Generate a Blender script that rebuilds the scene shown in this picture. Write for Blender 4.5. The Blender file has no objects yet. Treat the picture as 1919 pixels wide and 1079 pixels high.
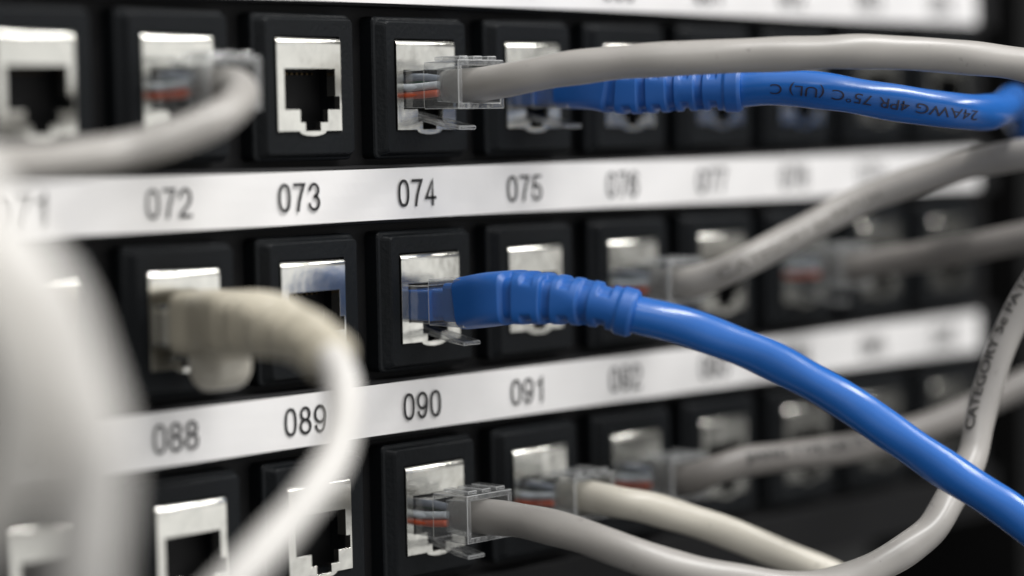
import bpy, bmesh, math, random
from mathutils import Vector, Matrix

random.seed(7)
S = 0.001                      # every length below is in millimetres
C = bpy.context.scene.collection
sc = bpy.context.scene

# ------------------------------------------------------------------ camera
cd = bpy.data.cameras.new('camera')
cam = bpy.data.objects.new('camera', cd)
C.objects.link(cam)
R_ = Vector((0.68840661, -0.72506369, -0.01946734))
D_ = Vector((-0.05929116, -0.02950338, -0.99780464))
F_ = Vector((0.72289757, 0.68804956, -0.06330019))
cam.matrix_world = Matrix(((R_.x, -D_.x, -F_.x, -256.434 * S), (R_.y, -D_.y, -F_.y, -268.046 * S),
                           (R_.z, -D_.z, -F_.z, -15.460 * S), (0, 0, 0, 1)))
cd.sensor_width = 36
cd.lens = 83.873
cd.clip_start = 0.005
cd.clip_end = 50
cd.dof.use_dof = True
cd.dof.focus_distance = 367 * S
cd.dof.aperture_fstop = 5.4
cd.dof.aperture_blades = 0
sc.camera = cam

# ------------------------------------------------------------------ light of the room
w = bpy.data.worlds.new('World')
sc.world = w
w.use_nodes = True
nt = w.node_tree
nt.nodes.clear()
n_out = nt.nodes.new('ShaderNodeOutputWorld')
n_bg = nt.nodes.new('ShaderNodeBackground')
n_tc = nt.nodes.new('ShaderNodeTexCoord')
n_dot = nt.nodes.new('ShaderNodeVectorMath')
n_dot.operation = 'DOT_PRODUCT'
n_dot.inputs[1].default_value = Vector((0.40, -0.66, 0.64)).normalized()
n_ramp = nt.nodes.new('ShaderNodeValToRGB')
n_ramp.color_ramp.elements[0].position = 0.33
n_ramp.color_ramp.elements[0].color = (0.07, 0.072, 0.075, 1)
n_ramp.color_ramp.elements[1].position = 0.85
n_ramp.color_ramp.elements[1].color = (0.99, 0.99, 0.985, 1)
n_mr = nt.nodes.new('ShaderNodeMapRange')
n_mr.inputs['From Min'].default_value = -1
n_mr.inputs['From Max'].default_value = 1
n_noise = nt.nodes.new('ShaderNodeTexNoise')
n_noise.inputs['Scale'].default_value = 3.6
n_noise.inputs['Detail'].default_value = 1.0
n_mr2 = nt.nodes.new('ShaderNodeMapRange')
n_mr2.inputs['From Min'].default_value = 0.3
n_mr2.inputs['From Max'].default_value = 0.7
n_mr2.inputs['To Min'].default_value = 0.4
n_mr2.inputs['To Max'].default_value = 1.4
n_sep = nt.nodes.new('ShaderNodeSeparateXYZ')             # the far end of the aisle is dark
n_far = nt.nodes.new('ShaderNodeMapRange')
n_far.interpolation_type = 'SMOOTHSTEP'
n_far.inputs['From Min'].default_value = 0.665
n_far.inputs['From Max'].default_value = 0.80
n_far.inputs['To Min'].default_value = 1.0
n_far.inputs['To Max'].default_value = 0.08
n_m3 = nt.nodes.new('ShaderNodeMath')
n_m3.operation = 'MULTIPLY'
n_mul = nt.nodes.new('ShaderNodeVectorMath')
n_mul.operation = 'SCALE'
L = nt.links.new
L(n_tc.outputs['Generated'], n_dot.inputs[0])
L(n_tc.outputs['Generated'], n_noise.inputs['Vector'])
L(n_dot.outputs['Value'], n_mr.inputs['Value'])
L(n_mr.outputs['Result'], n_ramp.inputs['Fac'])
L(n_noise.outputs['Fac'], n_mr2.inputs['Value'])
L(n_ramp.outputs['Color'], n_mul.inputs[0])
L(n_tc.outputs['Generated'], n_sep.inputs[0])
L(n_sep.outputs['X'], n_far.inputs['Value'])
L(n_far.outputs['Result'], n_m3.inputs[0])
L(n_mr2.outputs['Result'], n_m3.inputs[1])
L(n_m3.outputs[0], n_mul.inputs['Scale'])
L(n_mul.outputs['Vector'], n_bg.inputs['Color'])
n_bg.inputs['Strength'].default_value = 1.0
L(n_bg.outputs['Background'], n_out.inputs['Surface'])


def lamp(name, loc, target, sx, sy, power, col=(1, 0.99, 0.975)):
    l = bpy.data.lights.new(name, 'AREA')
    l.shape = 'RECTANGLE'
    l.size, l.size_y = sx, sy
    l.energy = power
    l.color = col
    o = bpy.data.objects.new(name, l)
    C.objects.link(o)
    o.location = loc
    o.rotation_euler = (Vector(target) - Vector(loc)).to_track_quat('-Z', 'Y').to_euler()
    return o


lamp('ceiling_lamp', (0.35, -0.75, 1.55), (0.02, 0, -0.04), 1.2, 0.14, 26)
lamp('ceiling_lamp', (1.55, -1.25, 1.5), (0.02, 0, -0.04), 1.2, 0.12, 21)
lamp('ceiling_lamp', (-1.0, -1.5, 1.6), (0.0, 0, -0.04), 1.2, 0.14, 7)

sc.view_settings.view_transform = 'Standard'
sc.view_settings.look = 'None'
sc.view_settings.exposure = 0.06
sc.view_settings.gamma = 1
sc.view_settings.use_curve_mapping = False
sc.cycles.use_denoising = True
sc.cycles.max_bounces = 10
sc.cycles.transparent_max_bounces = 32
sc.cycles.caustics_reflective = False
sc.cycles.caustics_refractive = False


# ------------------------------------------------------------------ materials
def base_mat(name, col, rough, metal=0.0, spec=0.5, bump=0.0, bscale=900.0, var=0.0, vscale=120.0, dirt=0.0):
    m = bpy.data.materials.new(name)
    m.use_nodes = True
    t = m.node_tree
    b = t.nodes['Principled BSDF']
    b.inputs['Base Color'].default_value = (*col, 1)
    b.inputs['Roughness'].default_value = rough
    b.inputs['Metallic'].default_value = metal
    b.inputs['Specular IOR Level'].default_value = spec
    tc = t.nodes.new('ShaderNodeTexCoord')
    oi = t.nodes.new('ShaderNodeObjectInfo')
    add = t.nodes.new('ShaderNodeVectorMath')
    add.operation = 'ADD'
    t.links.new(tc.outputs['Object'], add.inputs[0])
    t.links.new(oi.outputs['Random'], add.inputs[1])
    if bump:
        n = t.nodes.new('ShaderNodeTexNoise')
        n.inputs['Scale'].default_value = bscale
        n.inputs['Detail'].default_value = 3
        bp = t.nodes.new('ShaderNodeBump')
        bp.inputs['Strength'].default_value = bump
        bp.inputs['Distance'].default_value = 0.0004
        t.links.new(add.outputs[0], n.inputs['Vector'])
        t.links.new(n.outputs['Fac'], bp.inputs['Height'])
        t.links.new(bp.outputs['Normal'], b.inputs['Normal'])
    if var:
        n = t.nodes.new('ShaderNodeTexNoise')
        n.inputs['Scale'].default_value = vscale
        n.inputs['Detail'].default_value = 4
        mr = t.nodes.new('ShaderNodeMapRange')
        mr.inputs['From Min'].default_value = 0.3
        mr.inputs['From Max'].default_value = 0.7
        mr.inputs['To Min'].default_value = 1 - var
        mr.inputs['To Max'].default_value = 1 + var
        mx = t.nodes.new('ShaderNodeVectorMath')
        mx.operation = 'SCALE'
        mx.inputs[0].default_value = col
        t.links.new(add.outputs[0], n.inputs['Vector'])
        t.links.new(n.outputs['Fac'], mr.inputs['Value'])
        t.links.new(mr.outputs['Result'], mx.inputs['Scale'])
        last = mx.outputs['Vector']
        if dirt:
            n2 = t.nodes.new('ShaderNodeTexNoise')
            n2.inputs['Scale'].default_value = 650
            n2.inputs['Detail'].default_value = 2
            r2 = t.nodes.new('ShaderNodeMapRange')
            r2.inputs['From Min'].default_value = 0.68
            r2.inputs['From Max'].default_value = 0.76
            r2.inputs['To Min'].default_value = 1
            r2.inputs['To Max'].default_value = 1 - dirt
            s2 = t.nodes.new('ShaderNodeVectorMath')
            s2.operation = 'SCALE'
            t.links.new(add.outputs[0], n2.inputs['Vector'])
            t.links.new(n2.outputs['Fac'], r2.inputs['Value'])
            t.links.new(last, s2.inputs[0])
            t.links.new(r2.outputs['Result'], s2.inputs['Scale'])
            last = s2.outputs['Vector']
        t.links.new(last, b.inputs['Base Color'])
    return m


def clear_mat(name, tint, haze=0.06):
    m = bpy.data.materials.new(name)
    m.use_nodes = True
    t = m.node_tree
    t.nodes.clear()
    o = t.nodes.new('ShaderNodeOutputMaterial')
    tr = t.nodes.new('ShaderNodeBsdfTransparent')
    tr.inputs['Color'].default_value = (*tint, 1)
    gl = t.nodes.new('ShaderNodeBsdfGlossy')
    gl.inputs['Roughness'].default_value = 0.08
    df = t.nodes.new('ShaderNodeBsdfDiffuse')
    df.inputs['Color'].default_value = (0.75, 0.76, 0.76, 1)
    lw = t.nodes.new('ShaderNodeLayerWeight')
    lw.inputs['Blend'].default_value = 0.5
    pw = t.nodes.new('ShaderNodeMath')
    pw.operation = 'POWER'
    pw.inputs[1].default_value = 3.5
    fr = t.nodes.new('ShaderNodeMapRange')
    fr.inputs['To Min'].default_value = 0.11
    fr.inputs['To Max'].default_value = 0.85
    tc = t.nodes.new('ShaderNodeTexCoord')
    no = t.nodes.new('ShaderNodeTexNoise')
    no.inputs['Scale'].default_value = 420
    no.inputs['Detail'].default_value = 2
    bp = t.nodes.new('ShaderNodeBump')
    bp.inputs['Strength'].default_value = 0.35
    bp.inputs['Distance'].default_value = 0.0005
    m1 = t.nodes.new('ShaderNodeMixShader')
    m1.inputs['Fac'].default_value = haze
    m2 = t.nodes.new('ShaderNodeMixShader')
    k = t.links.new
    k(tc.outputs['Object'], no.inputs['Vector'])
    k(no.outputs['Fac'], bp.inputs['Height'])
    k(bp.outputs['Normal'], gl.inputs['Normal'])
    k(bp.outputs['Normal'], lw.inputs['Normal'])
    k(lw.outputs['Facing'], pw.inputs[0])
    k(pw.outputs[0], fr.inputs['Value'])
    k(tr.outputs[0], m1.inputs[1])
    k(df.outputs[0], m1.inputs[2])
    k(fr.outputs[0], m2.inputs['Fac'])
    k(m1.outputs[0], m2.inputs[1])
    k(gl.outputs[0], m2.inputs[2])
    k(m2.outputs[0], o.inputs['Surface'])
    return m


M = {
    'black': base_mat('black_plastic', (0.0055, 0.0066, 0.0078), 0.45, spec=0.16, bump=0.25, bscale=1500, var=0.15, vscale=60),
    'base': base_mat('black_base', (0.0035, 0.0035, 0.004), 0.6, spec=0.25, var=0.1),
    'socket': base_mat('socket_black', (0.006, 0.006, 0.007), 0.5, var=0.1),
    'steel': base_mat('jack_steel', (0.70, 0.69, 0.64), 0.17, metal=1.0, bump=0.42, bscale=110, var=0.06, vscale=300),
    'gold': base_mat('contact_gold', (0.07, 0.05, 0.025), 0.4, metal=1.0),
    'paper': base_mat('label_paper', (0.80, 0.785, 0.775), 0.42, bump=0.08, bscale=160, var=0.025, vscale=60),
    'ink': base_mat('black_ink', (0.012, 0.012, 0.013), 0.5),
    'jprint': base_mat('jacket_print', (0.035, 0.033, 0.03), 0.5),
    'bprint': base_mat('blue_jacket_print', (0.012, 0.016, 0.05), 0.45),
    'grey': base_mat('grey_jacket', (0.335, 0.318, 0.297), 0.36, bump=0.12, bscale=260, var=0.05, vscale=90, dirt=0.25),
    'faint': base_mat('faint_print', (0.19, 0.178, 0.16), 0.5),
    'warm': base_mat('warm_grey_jacket', (0.52, 0.50, 0.465), 0.36, bump=0.12, bscale=260, var=0.05, vscale=90, dirt=0.25),
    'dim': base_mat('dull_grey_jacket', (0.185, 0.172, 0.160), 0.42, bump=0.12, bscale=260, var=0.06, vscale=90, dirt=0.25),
    'cream': base_mat('cream_jacket', (0.59, 0.555, 0.475), 0.36, bump=0.12, bscale=260, var=0.05, vscale=90, dirt=0.35),
    'pale': base_mat('pale_jacket', (0.57, 0.552, 0.525), 0.36, bump=0.12, bscale=260, var=0.05, vscale=90, dirt=0.2),
    'beige': base_mat('beige_boot', (0.47, 0.43, 0.34), 0.45, bump=0.1, bscale=400, var=0.05),
    'blue': base_mat('blue_jacket', (0.014, 0.118, 0.43), 0.24, bump=0.14, bscale=230, var=0.05, vscale=90),
    'bluebt': base_mat('blue_boot', (0.0105, 0.102, 0.385), 0.42, bump=0.06, bscale=500, var=0.04),
    'clear': clear_mat('clear_plastic', (0.955, 0.96, 0.96), 0.11),
    'edge': clear_mat('painted_edge_glint', (0.96, 0.965, 0.965), 0.42),  # whiter mix for the plug and latch bevels: bright edge glints put into the colour
    'orange': base_mat('orange_wire', (0.62, 0.11, 0.045), 0.4),
    'white': base_mat('white_wire', (0.62, 0.66, 0.70), 0.4),
    'bwire': base_mat('blue_wire', (0.26, 0.29, 0.34), 0.4),
    'brown': base_mat('brown_wire', (0.10, 0.05, 0.03), 0.4),
    'green': base_mat('green_wire', (0.03, 0.18, 0.10), 0.4),
    'rail': base_mat('rail_steel', (0.008, 0.008, 0.008), 0.6, spec=0.15, bump=0.1),
    'wall': base_mat('cabinet_black', (0.010, 0.010, 0.010), 0.6, var=0.1),
}


# ------------------------------------------------------------------ mesh helpers (mm in, metres out)
def obj(name, bm, mats, parent=None, smooth=False, bevel=0.0, seg=2, loc=None, edge=0):
    for v in bm.verts:
        v.co *= S
    me = bpy.data.meshes.new(name)
    bm.normal_update()
    bm.to_mesh(me)
    bm.free()
    for mm in (mats if isinstance(mats, (list, tuple)) else [mats]):
        me.materials.append(M[mm])
    if smooth:
        for p in me.polygons:
            p.use_smooth = True
    o = bpy.data.objects.new(name, me)
    C.objects.link(o)
    if parent:
        o.parent = parent
    if loc:
        o.location = Vector(loc) * S
    if bevel:
        b = o.modifiers.new('bevel', 'BEVEL')
        b.width = bevel * S
        b.segments = seg
        b.limit_method = 'ANGLE'
        if edge:
            b.material = edge
        b.angle_limit = math.radians(35)
    return o


def empty(name, loc, label=None, cat=None, group=None):
    o = bpy.data.objects.new(name, None)
    C.objects.link(o)
    o.location = Vector(loc) * S
    o.empty_display_size = 0.01
    if label:
        o['label'] = label
    if cat:
        o['category'] = cat
    if group:
        o['group'] = group
    return o


def box(bm, x0, x1, y0, y1, z0, z1, mi=0):
    vs = [bm.verts.new((x, y, z)) for x in (x0, x1) for y in (y0, y1) for z in (z0, z1)]
    for q in ((0, 1, 3, 2), (4, 6, 7, 5), (0, 4, 5, 1), (2, 3, 7, 6), (0, 2, 6, 4), (1, 5, 7, 3)):
        f = bm.faces.new([vs[i] for i in q])
        f.material_index = mi


def fix(bm):
    bmesh.ops.recalc_face_normals(bm, faces=bm.faces[:])


def prism(bm, poly, y0, y1):
    a = [bm.verts.new((x, y0, z)) for x, z in poly]
    b = [bm.verts.new((x, y1, z)) for x, z in poly]
    bm.faces.new(a)
    bm.faces.new(b[::-1])
    n = len(poly)
    for i in range(n):
        bm.faces.new((a[i], b[i], b[(i + 1) % n], a[(i + 1) % n]))


def rrect(x0, x1, z0, z1, r, y, n=3):
    pts = []
    for cx, cz, a0 in ((x1 - r, z1 - r, 0), (x0 + r, z1 - r, 90), (x0 + r, z0 + r, 180), (x1 - r, z0 + r, 270)):
        for i in range(n + 1):
            a = math.radians(a0 + 90 * i / n)
            pts.append((cx + r * math.cos(a), y, cz + r * math.sin(a)))
    return pts


def loft(bm, rings, cap0=True, cap1=True, mi=0):
    vr = [[bm.verts.new(p) for p in r] for r in rings]
    n = len(vr[0])
    for a, b in zip(vr, vr[1:]):
        for i in range(n):
            f = bm.faces.new((a[i], a[(i + 1) % n], b[(i + 1) % n], b[i]))
            f.material_index = mi
    if cap0:
        bm.faces.new(vr[0][::-1]).material_index = mi
    if cap1:
        bm.faces.new(vr[-1]).material_index = mi


def spline(pts, step=0.8):
    """centripetal Catmull-Rom through the points, resampled at an even step"""
    P = [Vector(p) for p in pts]
    P = [P[0] * 2 - P[1]] + P + [P[-1] * 2 - P[-2]]
    dense = []
    for i in range(1, len(P) - 2):
        p0, p1, p2, p3 = P[i - 1:i + 3]
        t0 = 0.0
        t1 = t0 + max((p1 - p0).length, 1e-4) ** 0.5
        t2 = t1 + max((p2 - p1).length, 1e-4) ** 0.5
        t3 = t2 + max((p3 - p2).length, 1e-4) ** 0.5
        for k in range(24):
            t = t1 + (t2 - t1) * k / 24
            a1 = p0 * ((t1 - t) / (t1 - t0)) + p1 * ((t - t0) / (t1 - t0))
            a2 = p1 * ((t2 - t) / (t2 - t1)) + p2 * ((t - t1) / (t2 - t1))
            a3 = p2 * ((t3 - t) / (t3 - t2)) + p3 * ((t - t2) / (t3 - t2))
            b1 = a1 * ((t2 - t) / (t2 - t0)) + a2 * ((t - t0) / (t2 - t0))
            b2 = a2 * ((t3 - t) / (t3 - t1)) + a3 * ((t - t1) / (t3 - t1))
            dense.append(b1 * ((t2 - t) / (t2 - t1)) + b2 * ((t - t1) / (t2 - t1)))
    dense.append(P[-2])
    for _ in range(6):                                  # relax the kinks of the hand-set points
        dense = [dense[0]] + [(dense[i - 1] + dense[i] * 2 + dense[i + 1]) / 4 for i in range(1, len(dense) - 1)] + [dense[-1]]
    out = [dense[0]]
    acc = 0.0
    for a, b in zip(dense, dense[1:]):
        d = (b - a).length
        while acc + d >= step:
            a = a + (b - a) * ((step - acc) / d)
            d = (b - a).length
            out.append(a)
            acc = 0.0
        acc += d
    return out


def frames(pts, up=Vector((1, 0, 0))):
    n = len(pts)
    T = [(pts[min(i + 1, n - 1)] - pts[max(i - 1, 0)]).normalized() for i in range(n)]
    u = (up - T[0] * up.dot(T[0])).normalized()
    res = []
    for i in range(n):
        u = (u - T[i] * u.dot(T[i])).normalized()
        res.append((pts[i], T[i], u, T[i].cross(u).normalized()))
    return res


def text_mesh(body, height, width=None, cond=1.0, cuts=0, thin=0.0):
    """flat lettering as a bmesh in x (reading) / y (up), origin at its left bottom"""
    cu = bpy.data.curves.new('lettering', 'FONT')
    cu.body = body
    cu.size = 1.0
    cu.resolution_u = 6
    cu.offset = thin
    to = bpy.data.objects.new('lettering', cu)
    C.objects.link(to)
    bpy.context.view_layer.update()
    dg = bpy.context.evaluated_depsgraph_get()
    me = bpy.data.meshes.new_from_object(to.evaluated_get(dg))
    bpy.data.objects.remove(to)
    bm = bmesh.new()
    bm.from_mesh(me)
    bpy.data.meshes.remove(me)
    xs = [v.co.x for v in bm.verts]
    ys = [v.co.y for v in bm.verts]
    sy = height / (max(ys) - min(ys))
    sx = (width / (max(xs) - min(xs))) if width else sy * cond
    for v in bm.verts:
        v.co = Vector(((v.co.x - min(xs)) * sx, (v.co.y - min(ys)) * sy, 0))
    bmesh.ops.triangulate(bm, faces=bm.faces[:])
    for k in range(1, cuts):
        bmesh.ops.bisect_plane(bm, geom=bm.verts[:] + bm.edges[:] + bm.faces[:],
                               plane_co=(0, height * k / cuts, 0), plane_no=(0, 1, 0))
    return bm


def arc(cx, cy, rx, ry, a0, a1, n=22, ex=2.0):
    out = []
    for k in range(n + 1):
        a = math.radians(a0 + (a1 - a0) * k / n)
        c, s = math.cos(a), math.sin(a)
        out.append((cx + rx * math.copysign(abs(c) ** (2 / ex), c), cy + ry * math.copysign(abs(s) ** (2 / ex), s)))
    return out


DIGITS = {                                                 # (centre line, closed?) of a narrow sans-serif figure in a unit box
    '0': [(arc(.5, .5, .5, .5, 0, 360, 40, 2.45)[:-1], True)],
    '1': [([(.66, 0), (.66, 1)], False), ([(.66, .98), (.58, .86), (.42, .79), (.22, .77)], False)],
    '2': [(arc(.5, .71, .48, .29, 176, -25) + [(.80, .44), (.25, .18), (.06, .05), (.03, 0), (1, 0)], False)],
    '3': [(arc(.5, .755, .44, .245, 168, -82) + arc(.5, .265, .5, .265, 82, -168), False)],
    '4': [([(.74, 0), (.74, 1), (.0, .27), (1.04, .27)], False)],
    '5': [([(.92, 1), (.2, 1), (.09, .49)] + arc(.5, .31, .5, .31, 145, -165), False)],
    '6': [(arc(.5, .315, .5, .315, 0, 360, 34)[:-1], True), (arc(.53, .7, .44, .3, 18, 150) + [(.06, .68), (0, .45), (0, .32)], False)],
    '7': [([(0, 1), (1, 1), (.72, .68), (.5, .36), (.36, 0)], False)],
    '8': [(arc(.5, .765, .43, .235, 0, 360, 34)[:-1], True), (arc(.5, .265, .5, .265, 0, 360, 34)[:-1], True)],
}
DIGITS['9'] = [([(1 - x, 1 - y) for x, y in p], c) for p, c in DIGITS['6']]


def number_strokes(bm, text, x0, y, z0, w=1.92, h=3.8, adv=2.92, st=0.46, mi=1):
    for n, chx in enumerate(text):
        for q, (pl, closed) in enumerate(DIGITS[chx]):
            P = [Vector((x0 + st / 2 + n * adv + px * w, 0, z0 + st / 2 + pz * h)) for px, pz in pl]
            m = len(P)
            side = []
            for k in range(m):
                a = P[(k - 1) % m] if (closed or k) else P[k]
                b = P[(k + 1) % m] if (closed or k < m - 1) else P[k]
                d1 = (P[k] - a).normalized() if (P[k] - a).length > 1e-6 else (b - P[k]).normalized()
                d2 = (b - P[k]).normalized() if (b - P[k]).length > 1e-6 else d1
                n1, n2 = Vector((-d1.z, 0, d1.x)), Vector((-d2.z, 0, d2.x))
                mt = (n1 + n2)
                mt = mt.normalized() if mt.length > 1e-3 else n1
                L_ = min(1.9, 1 / max(0.3, mt.dot(n1))) * st / 2
                c = P[k].copy()
                if not closed and k in (0, m - 1):
                    c += (d1 if k else -d2) * st / 2
                yy = y - 0.003 * q
                side.append((bm.verts.new((c.x + mt.x * L_, yy, c.z + mt.z * L_)), bm.verts.new((c.x - mt.x * L_, yy, c.z - mt.z * L_))))
            for k in range(m if closed else m - 1):
                a, b = side[k], side[(k + 1) % m]
                bm.faces.new((a[0], a[1], b[1], b[0])).material_index = mi


CAMP = Vector((-256.434, -268.046, -15.460))


def add_lettering(bm, fr, step, rad, body, s_mid, height, cond, turn, flip=False, mi=1, bold=0.0):
    """prints a line of text along the jacket; turn = degrees round the cable from where it was seen"""
    tb = text_mesh(body, height, cond=cond, cuts=6, thin=bold)
    W = max(v.co.x for v in tb.verts)
    k = max(0, min(len(fr) - 2, int(s_mid / step)))
    p, t, u, v = fr[k]
    d = (CAMP - p).normalized()
    ang0 = math.atan2(d.dot(v), d.dot(u)) + math.radians(turn)
    vm = {}
    for q in tb.verts:
        x, y = q.co.x - W / 2, q.co.y - height / 2
        s = s_mid + (-x if flip else x)
        i = max(0, min(len(fr) - 2, int(s / step)))
        f = s / step - i
        P0, P1 = fr[i], fr[i + 1]
        c = P0[0].lerp(P1[0], f)
        uu = P0[2].lerp(P1[2], f).normalized()
        vv = P0[3].lerp(P1[3], f).normalized()
        r = rad + 0.07
        a = ang0 - (-y if flip else y) / r
        vm[q] = bm.verts.new(c + (uu * math.cos(a) + vv * math.sin(a)) * r)
    for fc in tb.faces:
        try:
            nf = bm.faces.new([vm[q] for q in fc.verts])
            nf.material_index = mi
        except ValueError:
            pass
    tb.free()


def jacket(root, path, rad, mats, rad_end=None, prints=(), step=0.8, lump=0.021, sides=28, name='jacket', seed=0):
    org = root.location / S
    pts = spline(path, step)
    fr = frames(pts)
    bm = bmesh.new()
    n = len(fr)
    rings = []
    rnd = random.Random(seed)
    ph0, ph1 = rnd.uniform(0, 6.28), rnd.uniform(0, 6.28)
    for i, (p, t, u, v) in enumerate(fr):
        r = rad + ((rad_end or rad) - rad) * i / (n - 1)
        s = i * step
        ring = []
        for k in range(sides):
            a = 2 * math.pi * k / sides
            q = r * (1 + lump * math.sin(2 * a + s * 0.42 + ph0) + lump * 0.7 * math.sin(3 * a - s * 0.23 + ph1)
                     + lump * 0.6 * math.sin(s * 0.61 + ph1))
            ring.append(p + (u * math.cos(a) + v * math.sin(a)) * q)
        rings.append(ring)
    loft(bm, rings)
    for pr in prints:
        add_lettering(bm, fr, step, (rad + (rad_end or rad)) / 2 * (1 + lump * 1.6), **pr)
    for vv in bm.verts:
        vv.co -= org
    return obj(name, bm, mats, root, smooth=True)


def arc_at(path, x):
    """arc length along a path nearest to point x"""
    pts = spline(path, 0.8)
    return 0.8 * min(range(len(pts)), key=lambda i: (pts[i] - Vector(x)).length)


PATHS = {
    'a74': [(6.35, -5.0, -7.4), (6.35, -9.0, -7.4), (6.35, -12.0, -7.4), (6.31, -17.19, -6.97), (7.4, -21.18, -6.36), (10.04, -25.34, -5.52), (14.87, -31.79, -4.74), (19.64, -38.22, -4.37), (30.65, -48.3, -3.91), (42.53, -57.86, -3.73), (53.38, -64.95, -4.44), (66.0, -71.09, -6.0), (80.08, -76.02, -9.23), (97.0, -79.81, -15.32)],
    'a75boot': [(30.85, -9.5, -7.4), (30.85, -16.0, -7.8), (31.69, -19.29, -8.46), (36.37, -28.57, -8.54), (40.69, -36.03, -8.66)],
    'a75': [(40.0, -35.3, -8.64), (40.69, -36.03, -8.66), (42.38, -39.24, -8.5), (47.08, -47.16, -9.38), (53.39, -53.95, -11.05), (61.35, -59.55, -12.54), (69.42, -60.81, -13.12), (80.65, -58.02, -12.43), (96.62, -49.96, -11.16), (118.95, -37.16, -11.87), (141.94, -25.32, -15.56), (159.1, -22.05, -21.14), (174.39, -24.5, -31.1)],
    'b92': [(55.35, -5.5, -40.79), (55.35, -9.0, -40.79), (55.35, -12.0, -40.79), (57.21, -15.55, -39.72), (59.5, -19.25, -37.95), (64.77, -21.65, -35.55), (72.0, -24.59, -32.3), (81.73, -29.99, -27.24), (89.69, -40.85, -22.81), (92.06, -48.98, -20.92), (93.15, -54.4, -20.0), (96.89, -65.4, -17.88), (101.54, -77.39, -16.19)],
    'b94': [(104.35, -5.5, -40.79), (104.35, -9.0, -40.79), (104.35, -12.0, -40.79), (106.06, -17.44, -39.57), (107.58, -24.76, -38.52), (108.76, -31.7, -37.29), (113.25, -42.02, -35.03), (119.04, -53.68, -32.39), (123.66, -65.58, -30.12)],
    'a72': [(-42.65, -5.2, -7.4), (-42.65, -9.0, -7.4), (-43.21, -13.19, -7.68), (-45.95, -17.67, -8.68), (-49.53, -21.31, -10.2), (-53.28, -23.32, -11.64), (-57.02, -23.88, -13.02), (-62.58, -22.57, -14.95), (-68.94, -20.39, -16.47), (-79.0, -21.53, -17.29), (-89.9, -24.63, -17.61), (-101.99, -29.43, -18.24), (-117.22, -33.95, -20.11)],
    'f1': [(-131.38, -55.66, -6.98), (-129.81, -63.52, -11.38), (-128.18, -70.01, -15.87), (-126.87, -74.86, -22.03), (-125.85, -79.25, -26.56), (-124.8, -82.22, -31.06), (-123.81, -83.71, -35.85), (-123.14, -84.82, -40.37), (-122.9, -85.45, -44.39), (-122.57, -84.82, -49.54), (-122.78, -83.76, -56.18), (-122.26, -82.08, -63.71), (-122.88, -79.41, -73.34)],
    'f2': [(-147.25, -75.29, -22.44), (-140.78, -82.19, -23.58), (-135.84, -86.25, -27.07), (-133.47, -87.82, -32.92), (-132.68, -87.74, -38.77), (-132.44, -85.64, -44.78), (-133.83, -81.82, -50.86), (-135.81, -75.79, -55.21), (-140.43, -67.16, -61.61)],
    'b88boot': [(-42.65, -3.0, -40.79), (-42.65, -8.0, -40.79), (-46.38, -17.21, -40.22), (-49.69, -28.25, -40.11), (-51.08, -35.61, -41.1), (-53.09, -42.4, -43.11)],
    'b88': [(-51.07, -35.61, -40.96), (-52.36, -40.2, -42.32), (-53.29, -43.78, -44.52), (-54.91, -46.74, -47.8), (-57.95, -49.65, -51.0), (-63.22, -53.18, -54.78), (-71.2, -56.78, -58.66), (-82.5, -59.94, -63.99), (-92.43, -60.23, -69.99), (-100.32, -56.82, -75.65)],
    'b90boot': [(6.35, -11.0, -40.79), (5.64, -18.06, -39.85), (8.53, -26.94, -40.14), (10.86, -32.36, -40.91), (13.43, -36.64, -42.29)],
    'b90': [(12.78, -35.94, -42.03), (13.43, -36.64, -42.29), (18.15, -41.77, -44.17), (22.44, -45.01, -46.19), (27.8, -49.46, -49.13), (33.45, -54.32, -53.21), (38.14, -58.15, -57.05), (40.86, -61.27, -59.94), (46.39, -67.63, -65.97), (53.76, -76.09, -73.66), (59.07, -82.3, -80.49), (67.47, -89.19, -91.16)],
    'c106': [(6.35, -5.5, -74.17), (6.35, -9.0, -74.17), (6.35, -12.0, -74.17), (6.18, -17.42, -74.04), (6.21, -23.29, -74.37), (7.25, -30.28, -75.35), (8.9, -36.54, -77.1), (12.86, -42.37, -79.44), (21.13, -49.86, -82.29), (30.59, -55.59, -83.86), (38.41, -57.93, -83.21), (45.37, -59.27, -81.53), (50.36, -60.01, -79.92), (55.37, -60.71, -77.68), (60.9, -60.35, -73.88), (64.26, -60.68, -70.6), (68.15, -60.09, -67.24), (70.86, -59.59, -62.41), (72.83, -59.78, -57.84), (75.92, -60.88, -50.27), (78.92, -63.34, -42.78), (83.08, -66.97, -34.72), (87.98, -71.43, -27.11)],
    'c107': [(30.85, -5.5, -74.17), (30.85, -9.0, -74.17), (30.85, -12.0, -74.17), (31.78, -16.75, -74.67), (34.34, -19.52, -75.43), (38.76, -21.4, -77.03), (46.11, -26.51, -80.3), (54.62, -31.5, -84.74), (63.15, -36.53, -89.42), (72.29, -42.27, -94.8), (81.04, -49.07, -100.31)],
    'c108': [(55.35, -5.5, -74.17), (55.35, -9.0, -74.17), (55.35, -12.0, -74.17), (57.13, -15.59, -72.67), (62.22, -17.92, -71.51), (72.92, -21.87, -71.19), (84.55, -25.33, -70.8), (97.29, -28.4, -69.18), (105.45, -31.0, -67.53), (119.07, -36.17, -62.97), (129.55, -41.0, -58.9), (141.59, -47.35, -53.61)],
}


COL, ROW = 24.5, 33.387


def port_org(i, j):
    return Vector((COL * i, 0.0, -ROW * j))


# ------------------------------------------------------------------ the cabinet behind
bm = bmesh.new()
box(bm, -190, 420, 60, 64, -330, 260)
o = obj('cabinet_wall', bm, 'wall')
o['kind'] = 'structure'

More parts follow.
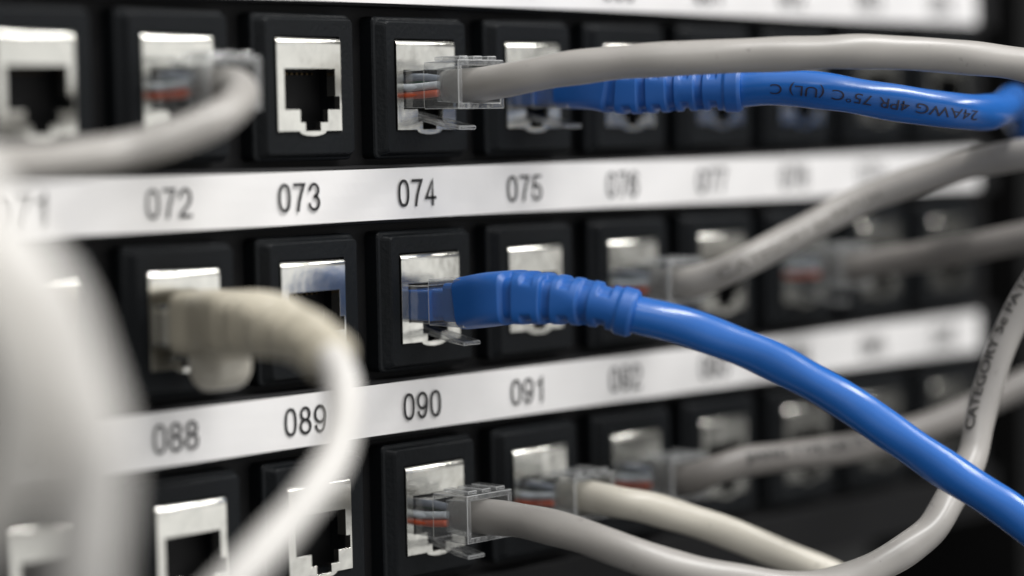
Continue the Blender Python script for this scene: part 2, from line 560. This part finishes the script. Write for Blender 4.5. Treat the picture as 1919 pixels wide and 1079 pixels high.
bm = bmesh.new()
box(bm, 0, 26, 0, 2, -330, 230)
box(bm, 0, 2, 2.0, 40, -330, 230)
t = obj('rack_rail', bm, 'rail', bevel=0.5, loc=(186, 3, 0))
t['label'] = 'dark grey steel rack upright past the right end of the panel'
t['category'] = 'rack rail'

# ------------------------------------------------------------------ the patch panel
panel = empty('patch_bay', (0, 0, 0), 'black patch panel with rows of metal ports and white number strips', 'patch panel')
bm = bmesh.new()
box(bm, -150, 173, 4.2, 8, -97, 60)
for k in (1, 0, -1):
    zt = -19.4 + ROW * k
    box(bm, -150, 172.5, 0.7, 4.2, zt - 9.1, zt)
box(bm, -150, 172.5, 0.9, 4.2, -96, -86.6)
obj('panel_body', bm, 'base', panel, bevel=0.4)

CI0, CI1 = -4, 6
for j, first in ((-1, 55), (0, 71), (1, 87)):
    zt = -20.0 - ROW * j
    bm = bmesh.new()
    # a paper strip, cut in short lengths so that it can lie a little wavy
    nx = 150
    xa, xb = -130.0, 165.0
    gr = []
    for a in range(nx + 1):
        x = xa + (xb - xa) * a / nx
        row = []
        for b in range(5):
            zz = zt - 7.9 * b / 4
            yy = 0.25 + 0.10 * math.sin(x * 0.11 + j) * math.sin(x * 0.043 + 2 * j) + 0.05 * math.sin(x * 0.31 + b)
            row.append(bm.verts.new((x, yy, zz + 0.08 * math.sin(x * 0.05 + j))))
        gr.append(row)
    for a in range(nx):
        for b in range(4):
            bm.faces.new((gr[a][b], gr[a][b + 1], gr[a + 1][b + 1], gr[a + 1][b]))
    ret = bmesh.ops.extrude_face_region(bm, geom=bm.faces[:])
    for v in ret['geom']:
        if isinstance(v, bmesh.types.BMVert):
            v.co.y += 0.32
    fix(bm)
    for i in range(CI0, CI1 + 1):
        num = first + 3 + i
        if j == -1 and not (55 <= num <= 64):
            continue
        number_strokes(bm, '%03d' % num, COL * i + 0.12 + random.uniform(-.08, .08), 0.03, zt - 6.05 + random.uniform(-.05, .05))
    o = obj('label_strip', bm, ['paper', 'ink'], panel)
    o['label'] = 'white paper strip printed with numbers up to %03d' % {-1: 64, 0: 80, 1: 96}[j]

# one port: black bezel > steel shield, contacts
bm = bmesh.new()
X0, X1, Z0, Z1 = -3.5, 16.2, -18.4, 3.6
rings = [rrect(X0, X1, Z0, Z1, 0.9, 4.4),
         rrect(X0, X1, Z0, Z1, 0.9, 1.6),
         rrect(X0 + .2, X1 - .2, Z0 + .2, Z1 - .2, 0.8, 1.35),
         rrect(X0 + .55, X1 - .3, Z0 + .4, Z1 - .55, 0.8, 1.25),
         rrect(X0 + 1.5, X1 - .5, Z0 + .9, Z1 - .8, 0.7, 0.22),
         rrect(X0 + 1.75, X1 - .75, Z0 + 1.1, Z1 - 1.0, 0.6, 0.0),
         rrect(-0.15, 12.95, -14.2, 0.15, 0.3, 0.0),
         rrect(-0.15, 12.95, -14.2, 0.15, 0.3, 0.9),
         rrect(0.9, 12.3, -14.0, -4.2, 0.3, 0.95),
         rrect(0.9, 12.3, -14.0, -4.2, 0.3, 13.0)]
loft(bm, rings)
# the scooped lower lip
fix(bm)
bez = obj('port', bm, 'black', panel)
bm = bmesh.new()
prism(bm, [(0, -1.0), (12.7, -1.0), (12.7, -14), (8.4, -14), (8.4, -12.7), (9.9, -12.7), (9.9, -10.8), (12.35, -10.8), (12.35, -8.8),
           (11.5, -8.8), (11.5, -4.7), (1.4, -4.7), (1.4, -10.8), (4.4, -10.8), (4.4, -12.7), (5.4, -12.7), (5.4, -14), (0, -14)][::-1], -0.35, 0.8)
# the top edge of the sheet is rolled back into the bezel
roll = [(-0.42, -1.0)]
for k in range(9):
    a = math.pi / 2 * k / 8
    roll.append((0.55 - 0.97 * math.cos(a), -0.98 + 0.98 * math.sin(a)))
roll += [(0.8, -0.02), (0.8, -1.0)]
v0 = [bm.verts.new((0.0, y, z)) for y, z in roll]
v1 = [bm.verts.new((12.7, y, z)) for y, z in roll]
bm.faces.new(v0)
bm.faces.new(v1[::-1])
for k in range(len(roll)):
    f = bm.faces.new((v0[k], v1[k], v1[(k + 1) % len(roll)], v0[(k + 1) % len(roll)]))
    f.smooth = 1 <= k <= 8
# turned-in edges of the opening
box(bm, 1.45, 11.4, 0.8, 1.6, -4.69, -4.35)
box(bm, 11.52, 11.9, 0.8, 1.6, -8.8, -4.8)
box(bm, 1.0, 1.38, 0.8, 1.6, -10.8, -4.8)
# curved lip under the latch slot
lip = []
for k in range(9):
    a = math.pi * k / 8
    lip.append((6.9 + 2.7 * math.cos(a), -14.0 - 0.75 * math.sin(a)))
prism(bm, lip, -0.3, 0.5)
fix(bm)
shield = obj('jack_shield', bm, 'steel', bez, bevel=0.42, seg=4)
bm = bmesh.new()
for k in range(8):
    x = 3.0 + 1.02 * k
    prism(bm, [(x, -5.2), (x + 0.35, -5.2), (x + 0.35, -5.5), (x, -5.5)], 3.5, 11.5)
box(bm, 2.5, 10.9, 9.5, 12.9, -10.6, -8.2)
fix(bm)
pins = obj('contact_pins', bm, 'gold', bez)


def dup(o, parent):
    c = o.copy()
    C.objects.link(c)
    c.parent = parent
    return c


first_port = True
for j in range(3):
    for i in range(CI0, CI1 + 1):
        if first_port:
            b, first_port = bez, False
        else:
            b = dup(bez, panel)
            dup(shield, b)
            dup(pins, b)
        b.location = (port_org(i, j) + Vector((random.uniform(-.12, .12), random.uniform(-.1, .1), random.uniform(-.1, .1)))) * S
    b.rotation_euler = (random.uniform(-.012, .012), random.uniform(-.006, .006), random.uniform(-.012, .012))

# ------------------------------------------------------------------ plugs
def plug_mesh(short=False):
    bm = bmesh.new()

    def ring(out, x0, x1, zt, zb):
        return [(x1, -out, zt), (x0, -out, zt), (x0, -out, zb), (x1, -out, zb)]
    rings = [ring(-8, 1.7, 11.0, -5.0, -10.5), ring(4.6, 1.6, 11.1, -4.9, -10.8), ring(4.75, 1.4, 11.3, -3.8, -11.0),
             ring(12.3, 1.35, 11.35, -3.6, -11.1)]
    if not short:                                          # open rear end round the cable
        rings += [ring(12.3, 2.2, 10.5, -4.5, -10.2), ring(6.5, 2.5, 10.2, -4.8, -9.9)]
    loft(bm, rings)
    for k in range(0 if short else 3):                     # ridges along the top
        x = 2.3 + 3.1 * k
        box(bm, x, x + 1.9, -11.7, -6.2, -3.6, -3.0)
    fix(bm)
    return bm


def latch_mesh():
    bm = bmesh.new()
    secs = [(-2.5, 5.0, 7.8, -11.2, -12.2), (1.0, 5.1, 7.7, -11.9, -13.0), (4.6, 4.9, 7.9, -12.6, -13.7), (6.0, 4.5, 8.3, -13.0, -13.9),
            (9.2, 4.5, 8.3, -13.6, -14.3)]
    loft(bm, [[(b, -o_, zt), (a, -o_, zt), (a, -o_, zb), (b, -o_, zb)] for o_, a, b, zt, zb in secs])
    fix(bm)
    return bm


def tube_mesh(pts, r, n=10):
    bm = bmesh.new()
    P = spline(pts, 0.6)
    loft(bm, [[p + (u * math.cos(6.2832 * k / n) + v * math.sin(6.2832 * k / n)) * r for k in range(n)] for p, t, u, v in frames(P)])
    fix(bm)
    return bm


PROTO = {}


def make_plug(root, booted=None, base=(0, 0, 0), yaw=0.0, pitch=0.0):
    """clear modular plug under root (root sits at the port's upper left corner)"""
    kind = 'short_plug' if booted else 'plug'
    if kind not in PROTO:
        p = obj('plug', plug_mesh(bool(booted)), ['clear', 'edge'], root, bevel=0.24, seg=2, edge=1)
        PROTO[kind] = p
    else:
        p = dup(PROTO[kind], root)
    p.parent = root
    if 'latch' not in PROTO:
        PROTO['latch'] = obj('latch', latch_mesh(), ['clear', 'edge'], p, bevel=0.24, edge=1)
    else:
        dup(PROTO['latch'], p)
    if booted:
        key = 'sheath_' + booted
        if key not in PROTO:
            bm = bmesh.new()
            loft(bm, [rrect(1.75, 10.9, -10.4, -5.7, 0.4, 2.5), rrect(1.7, 10.95, -10.4, -5.6, 0.4, -4.4)])
            loft(bm, [rrect(2.6, 10.1, -10.0, -5.4, 0.6, -4.3), rrect(2.6, 10.1, -10.0, -5.4, 0.6, -7.4)])
            loft(bm, [rrect(1.9, 10.8, -10.4, -4.4, 0.8, -7.4), rrect(1.9, 10.8, -10.4, -4.4, 0.8, -12.0)])
            fix(bm)
            PROTO[key] = obj('inner_sheath', bm, 'blue' if booted == 'bluebt' else booted, p)
        else:
            dup(PROTO[key], p)
        return p
    wires = [('orange', [(2.2, 2.5, -8.75), (2.2, -3.0, -8.75), (3.0, -6.8, -8.5)]), ('white', [(2.1, 2.5, -7.5), (2.1, -2.4, -7.55), (3.2, -6.8, -7.2)]),
             ('bwire', [(3.9, 2.5, -6.0), (3.9, -2.5, -6.0), (4.8, -6.5, -6.6)]), ('brown', [(4.4, 2.5, -8.9), (4.4, -3.5, -8.9), (5.0, -7, -8.2)]),
             ('green', [(5.6, 2.5, -6.6), (5.6, -3.0, -6.6), (6.0, -7, -6.9)])]
    for mname, pp in wires:
        key = 'wire_' + mname
        if key not in PROTO:
            PROTO[key] = obj('conductor', tube_mesh(pp, 0.6), mname, p, smooth=True)
            PROTO[key]['label'] = {'orange': 'orange insulated conductor inside the clear plug', 'white': 'white insulated conductor inside the clear plug',
                                   'bwire': 'blue insulated conductor inside the clear plug', 'brown': 'brown insulated conductor inside the clear plug',
                                   'green': 'green insulated conductor inside the clear plug'}[mname]
        else:
            dup(PROTO[key], p)
    return p


# ------------------------------------------------------------------ boots
def boot(root, path, w0, h0, r1, mat, ribs=6, solid=0.32, collar=True, name='boot'):
    org = root.location / S
    step = 0.14
    pts = spline(path, step)
    fr = frames(pts)
    n = len(fr)
    bm = bmesh.new()
    sides = 56
    rings = []
    for i, (p, t, u, v) in enumerate(fr):
        f = i / (n - 1)
        g = min(1.0, max(0.0, (f - solid * 0.6) / (1 - solid * 0.6)))
        g = g * g * (3 - 2 * g) * 0.85 + g * 0.15
        a_, b_ = w0 / 2 + (r1 - w0 / 2) * g, h0 / 2 + (r1 - h0 / 2) * g
        ex = 5.5 + (2.0 - 5.5) * min(1, g * 1.5)
        ring = []
        lim = 0.90 if collar else 1.01
        for k in range(sides):
            an = 2 * math.pi * k / sides
            c_, s_ = math.cos(an), math.sin(an)
            q = (abs(c_) ** ex + abs(s_) ** ex) ** (-1 / ex)
            dent = 0.0
            if solid < f < lim:
                x = (f - solid) / (lim - solid) * ribs
                kk = int(x)
                fx = x - kk
                edge = min(1.0, max(0.0, (0.60 - fx) / 0.04)) * min(1.0, fx / 0.04)
                if kk % 2 == 0:
                    dent = edge * (0.20 if abs(c_) > 0.25 else 0.05)
                else:
                    dent = edge * (0.15 if abs(s_) > 0.55 else 0.0)
            if collar and f > lim:
                x = (f - lim) / (1 - lim)
                dent = -0.10 * min(1, x / 0.15, (1.001 - x) / 0.2)
            ring.append(p + (u * c_ * a_ + v * s_ * b_) * q * (1 - dent))
        rings.append(ring)
    loft(bm, rings)
    for q in bm.verts:
        q.co -= org
    fix(bm)
    return obj(name, bm, mat, root, smooth=True)


GRP = 'patch cables plugged into the panel'


def cable(i, j, label):
    return empty('patch_cable', port_org(i, j), label, 'patch cable', GRP)


# grey cable over the top, from the port above 074
r = cable(0, 0, 'grey patch cable with clear plug arching along the top, over the blue ribbed boot')
make_plug(r)
jacket(r, PATHS['a74'], 2.6, 'grey', seed=1)

# blue cable beside it
r = cable(1, 0, 'blue patch cable with upside-down print, half hidden under the arching grey one')
make_plug(r, 'bluebt')
boot(r, PATHS['a75boot'], 10.4, 7.4, 3.35, 'bluebt', ribs=8, solid=0.3)
jacket(r, PATHS['a75'], 2.85, ['blue', 'bprint'], seed=2,
       prints=[dict(body='24AWG 4PR 75\u00b0C (UL) C', s_mid=arc_at(PATHS['a75'], (52.35, -52.87, -11.1)), height=2.2, cond=1.28, turn=2, flip=True)])

# the grey cable under port 076
r = cable(2, 1, 'grey patch cable rising to the upper right from the port under number 076')
make_plug(r)
jacket(r, PATHS['b92'], 2.6, ['grey', 'faint'], seed=3,
       prints=[dict(body='CATEGORY 5e PATCH', s_mid=arc_at(PATHS['b92'], (71.4, -24.0, -33.1)), height=1.9, cond=1.2, turn=5, bold=0.0)])

r = cable(4, 1, 'dull grey out-of-focus patch cable from the port under number 078, running right')
make_plug(r)
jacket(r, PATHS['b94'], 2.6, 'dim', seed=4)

# out-of-focus cable at the left that loops towards the viewer
r = cable(-2, 0, 'pale grey cable bent back to the left from its clear plug above 072')
make_plug(r)
jacket(r, PATHS['a72'], 2.4, 'grey', seed=5)

r = empty('trunk_cable', PATHS['f1'][3], 'thick whitish cable, very blurred, hanging closest to the viewer', 'cable')
jacket(r, PATHS['f1'], 3.8, 'pale', seed=12)

r = empty('loose_cable', PATHS['f2'][3], 'blurred grey cable at the left edge behind the thick whitish one', 'cable')
jacket(r, PATHS['f2'], 4.0, 'warm', seed=6)

# beige boot under 072
r = cable(-2, 1, 'cream cable with a beige ribbed boot and round tab, curling down over number 089')
make_plug(r, 'beige')
bt = boot(r, PATHS['b88boot'], 10.8, 9.0, 3.6, 'beige', ribs=9, solid=0.42, collar=False)
bm = bmesh.new()
rr = []
for x, sc_ in ((3.2, 0.82), (3.6, 0.96), (4.2, 1.0), (8.4, 1.0), (9.0, 0.96), (9.4, 0.82)):
    rr.append([(x, -7.6 + 3.9 * sc_ * math.cos(6.2832 * k / 28), -13.2 + 3.7 * sc_ * math.sin(6.2832 * k / 28)) for k in range(28)])
loft(bm, rr)
fix(bm)
o = obj('latch_guard', bm, 'cream', bt, smooth=True)
jacket(r, PATHS['b88'], 2.3, 'pale', seed=7)

# the blue cable in the middle
r = cable(0, 1, 'thick blue patch cable with ribbed boot under number 074, sweeping to the lower right')
make_plug(r, 'bluebt')
boot(r, PATHS['b90boot'], 10.6, 8.2, 3.35, 'bluebt', ribs=6, solid=0.3)
jacket(r, PATHS['b90'], 2.9, 'blue', seed=8)

# bottom row
r = cable(0, 2, 'grey patch cable under number 090 sagging and rising, printed with category 5e patch')
make_plug(r)
jacket(r, PATHS['c106'], 2.75, ['grey', 'jprint'], rad_end=2.3, seed=9,
       prints=[dict(body='CATEGORY 5e PATCH', s_mid=arc_at(PATHS['c106'], (72.99, -59.7, -55.0)) + 4.5, height=1.75, cond=1.25, turn=-34, bold=0.012)])

r = cable(1, 2, 'cream patch cable from the port under number 091, sloping down to the bottom edge')
make_plug(r)
jacket(r, PATHS['c107'], 2.6, 'cream', seed=10)

r = cable(2, 2, 'dull grey printed patch cable from the port under number 092, passing behind the blue one')
make_plug(r)
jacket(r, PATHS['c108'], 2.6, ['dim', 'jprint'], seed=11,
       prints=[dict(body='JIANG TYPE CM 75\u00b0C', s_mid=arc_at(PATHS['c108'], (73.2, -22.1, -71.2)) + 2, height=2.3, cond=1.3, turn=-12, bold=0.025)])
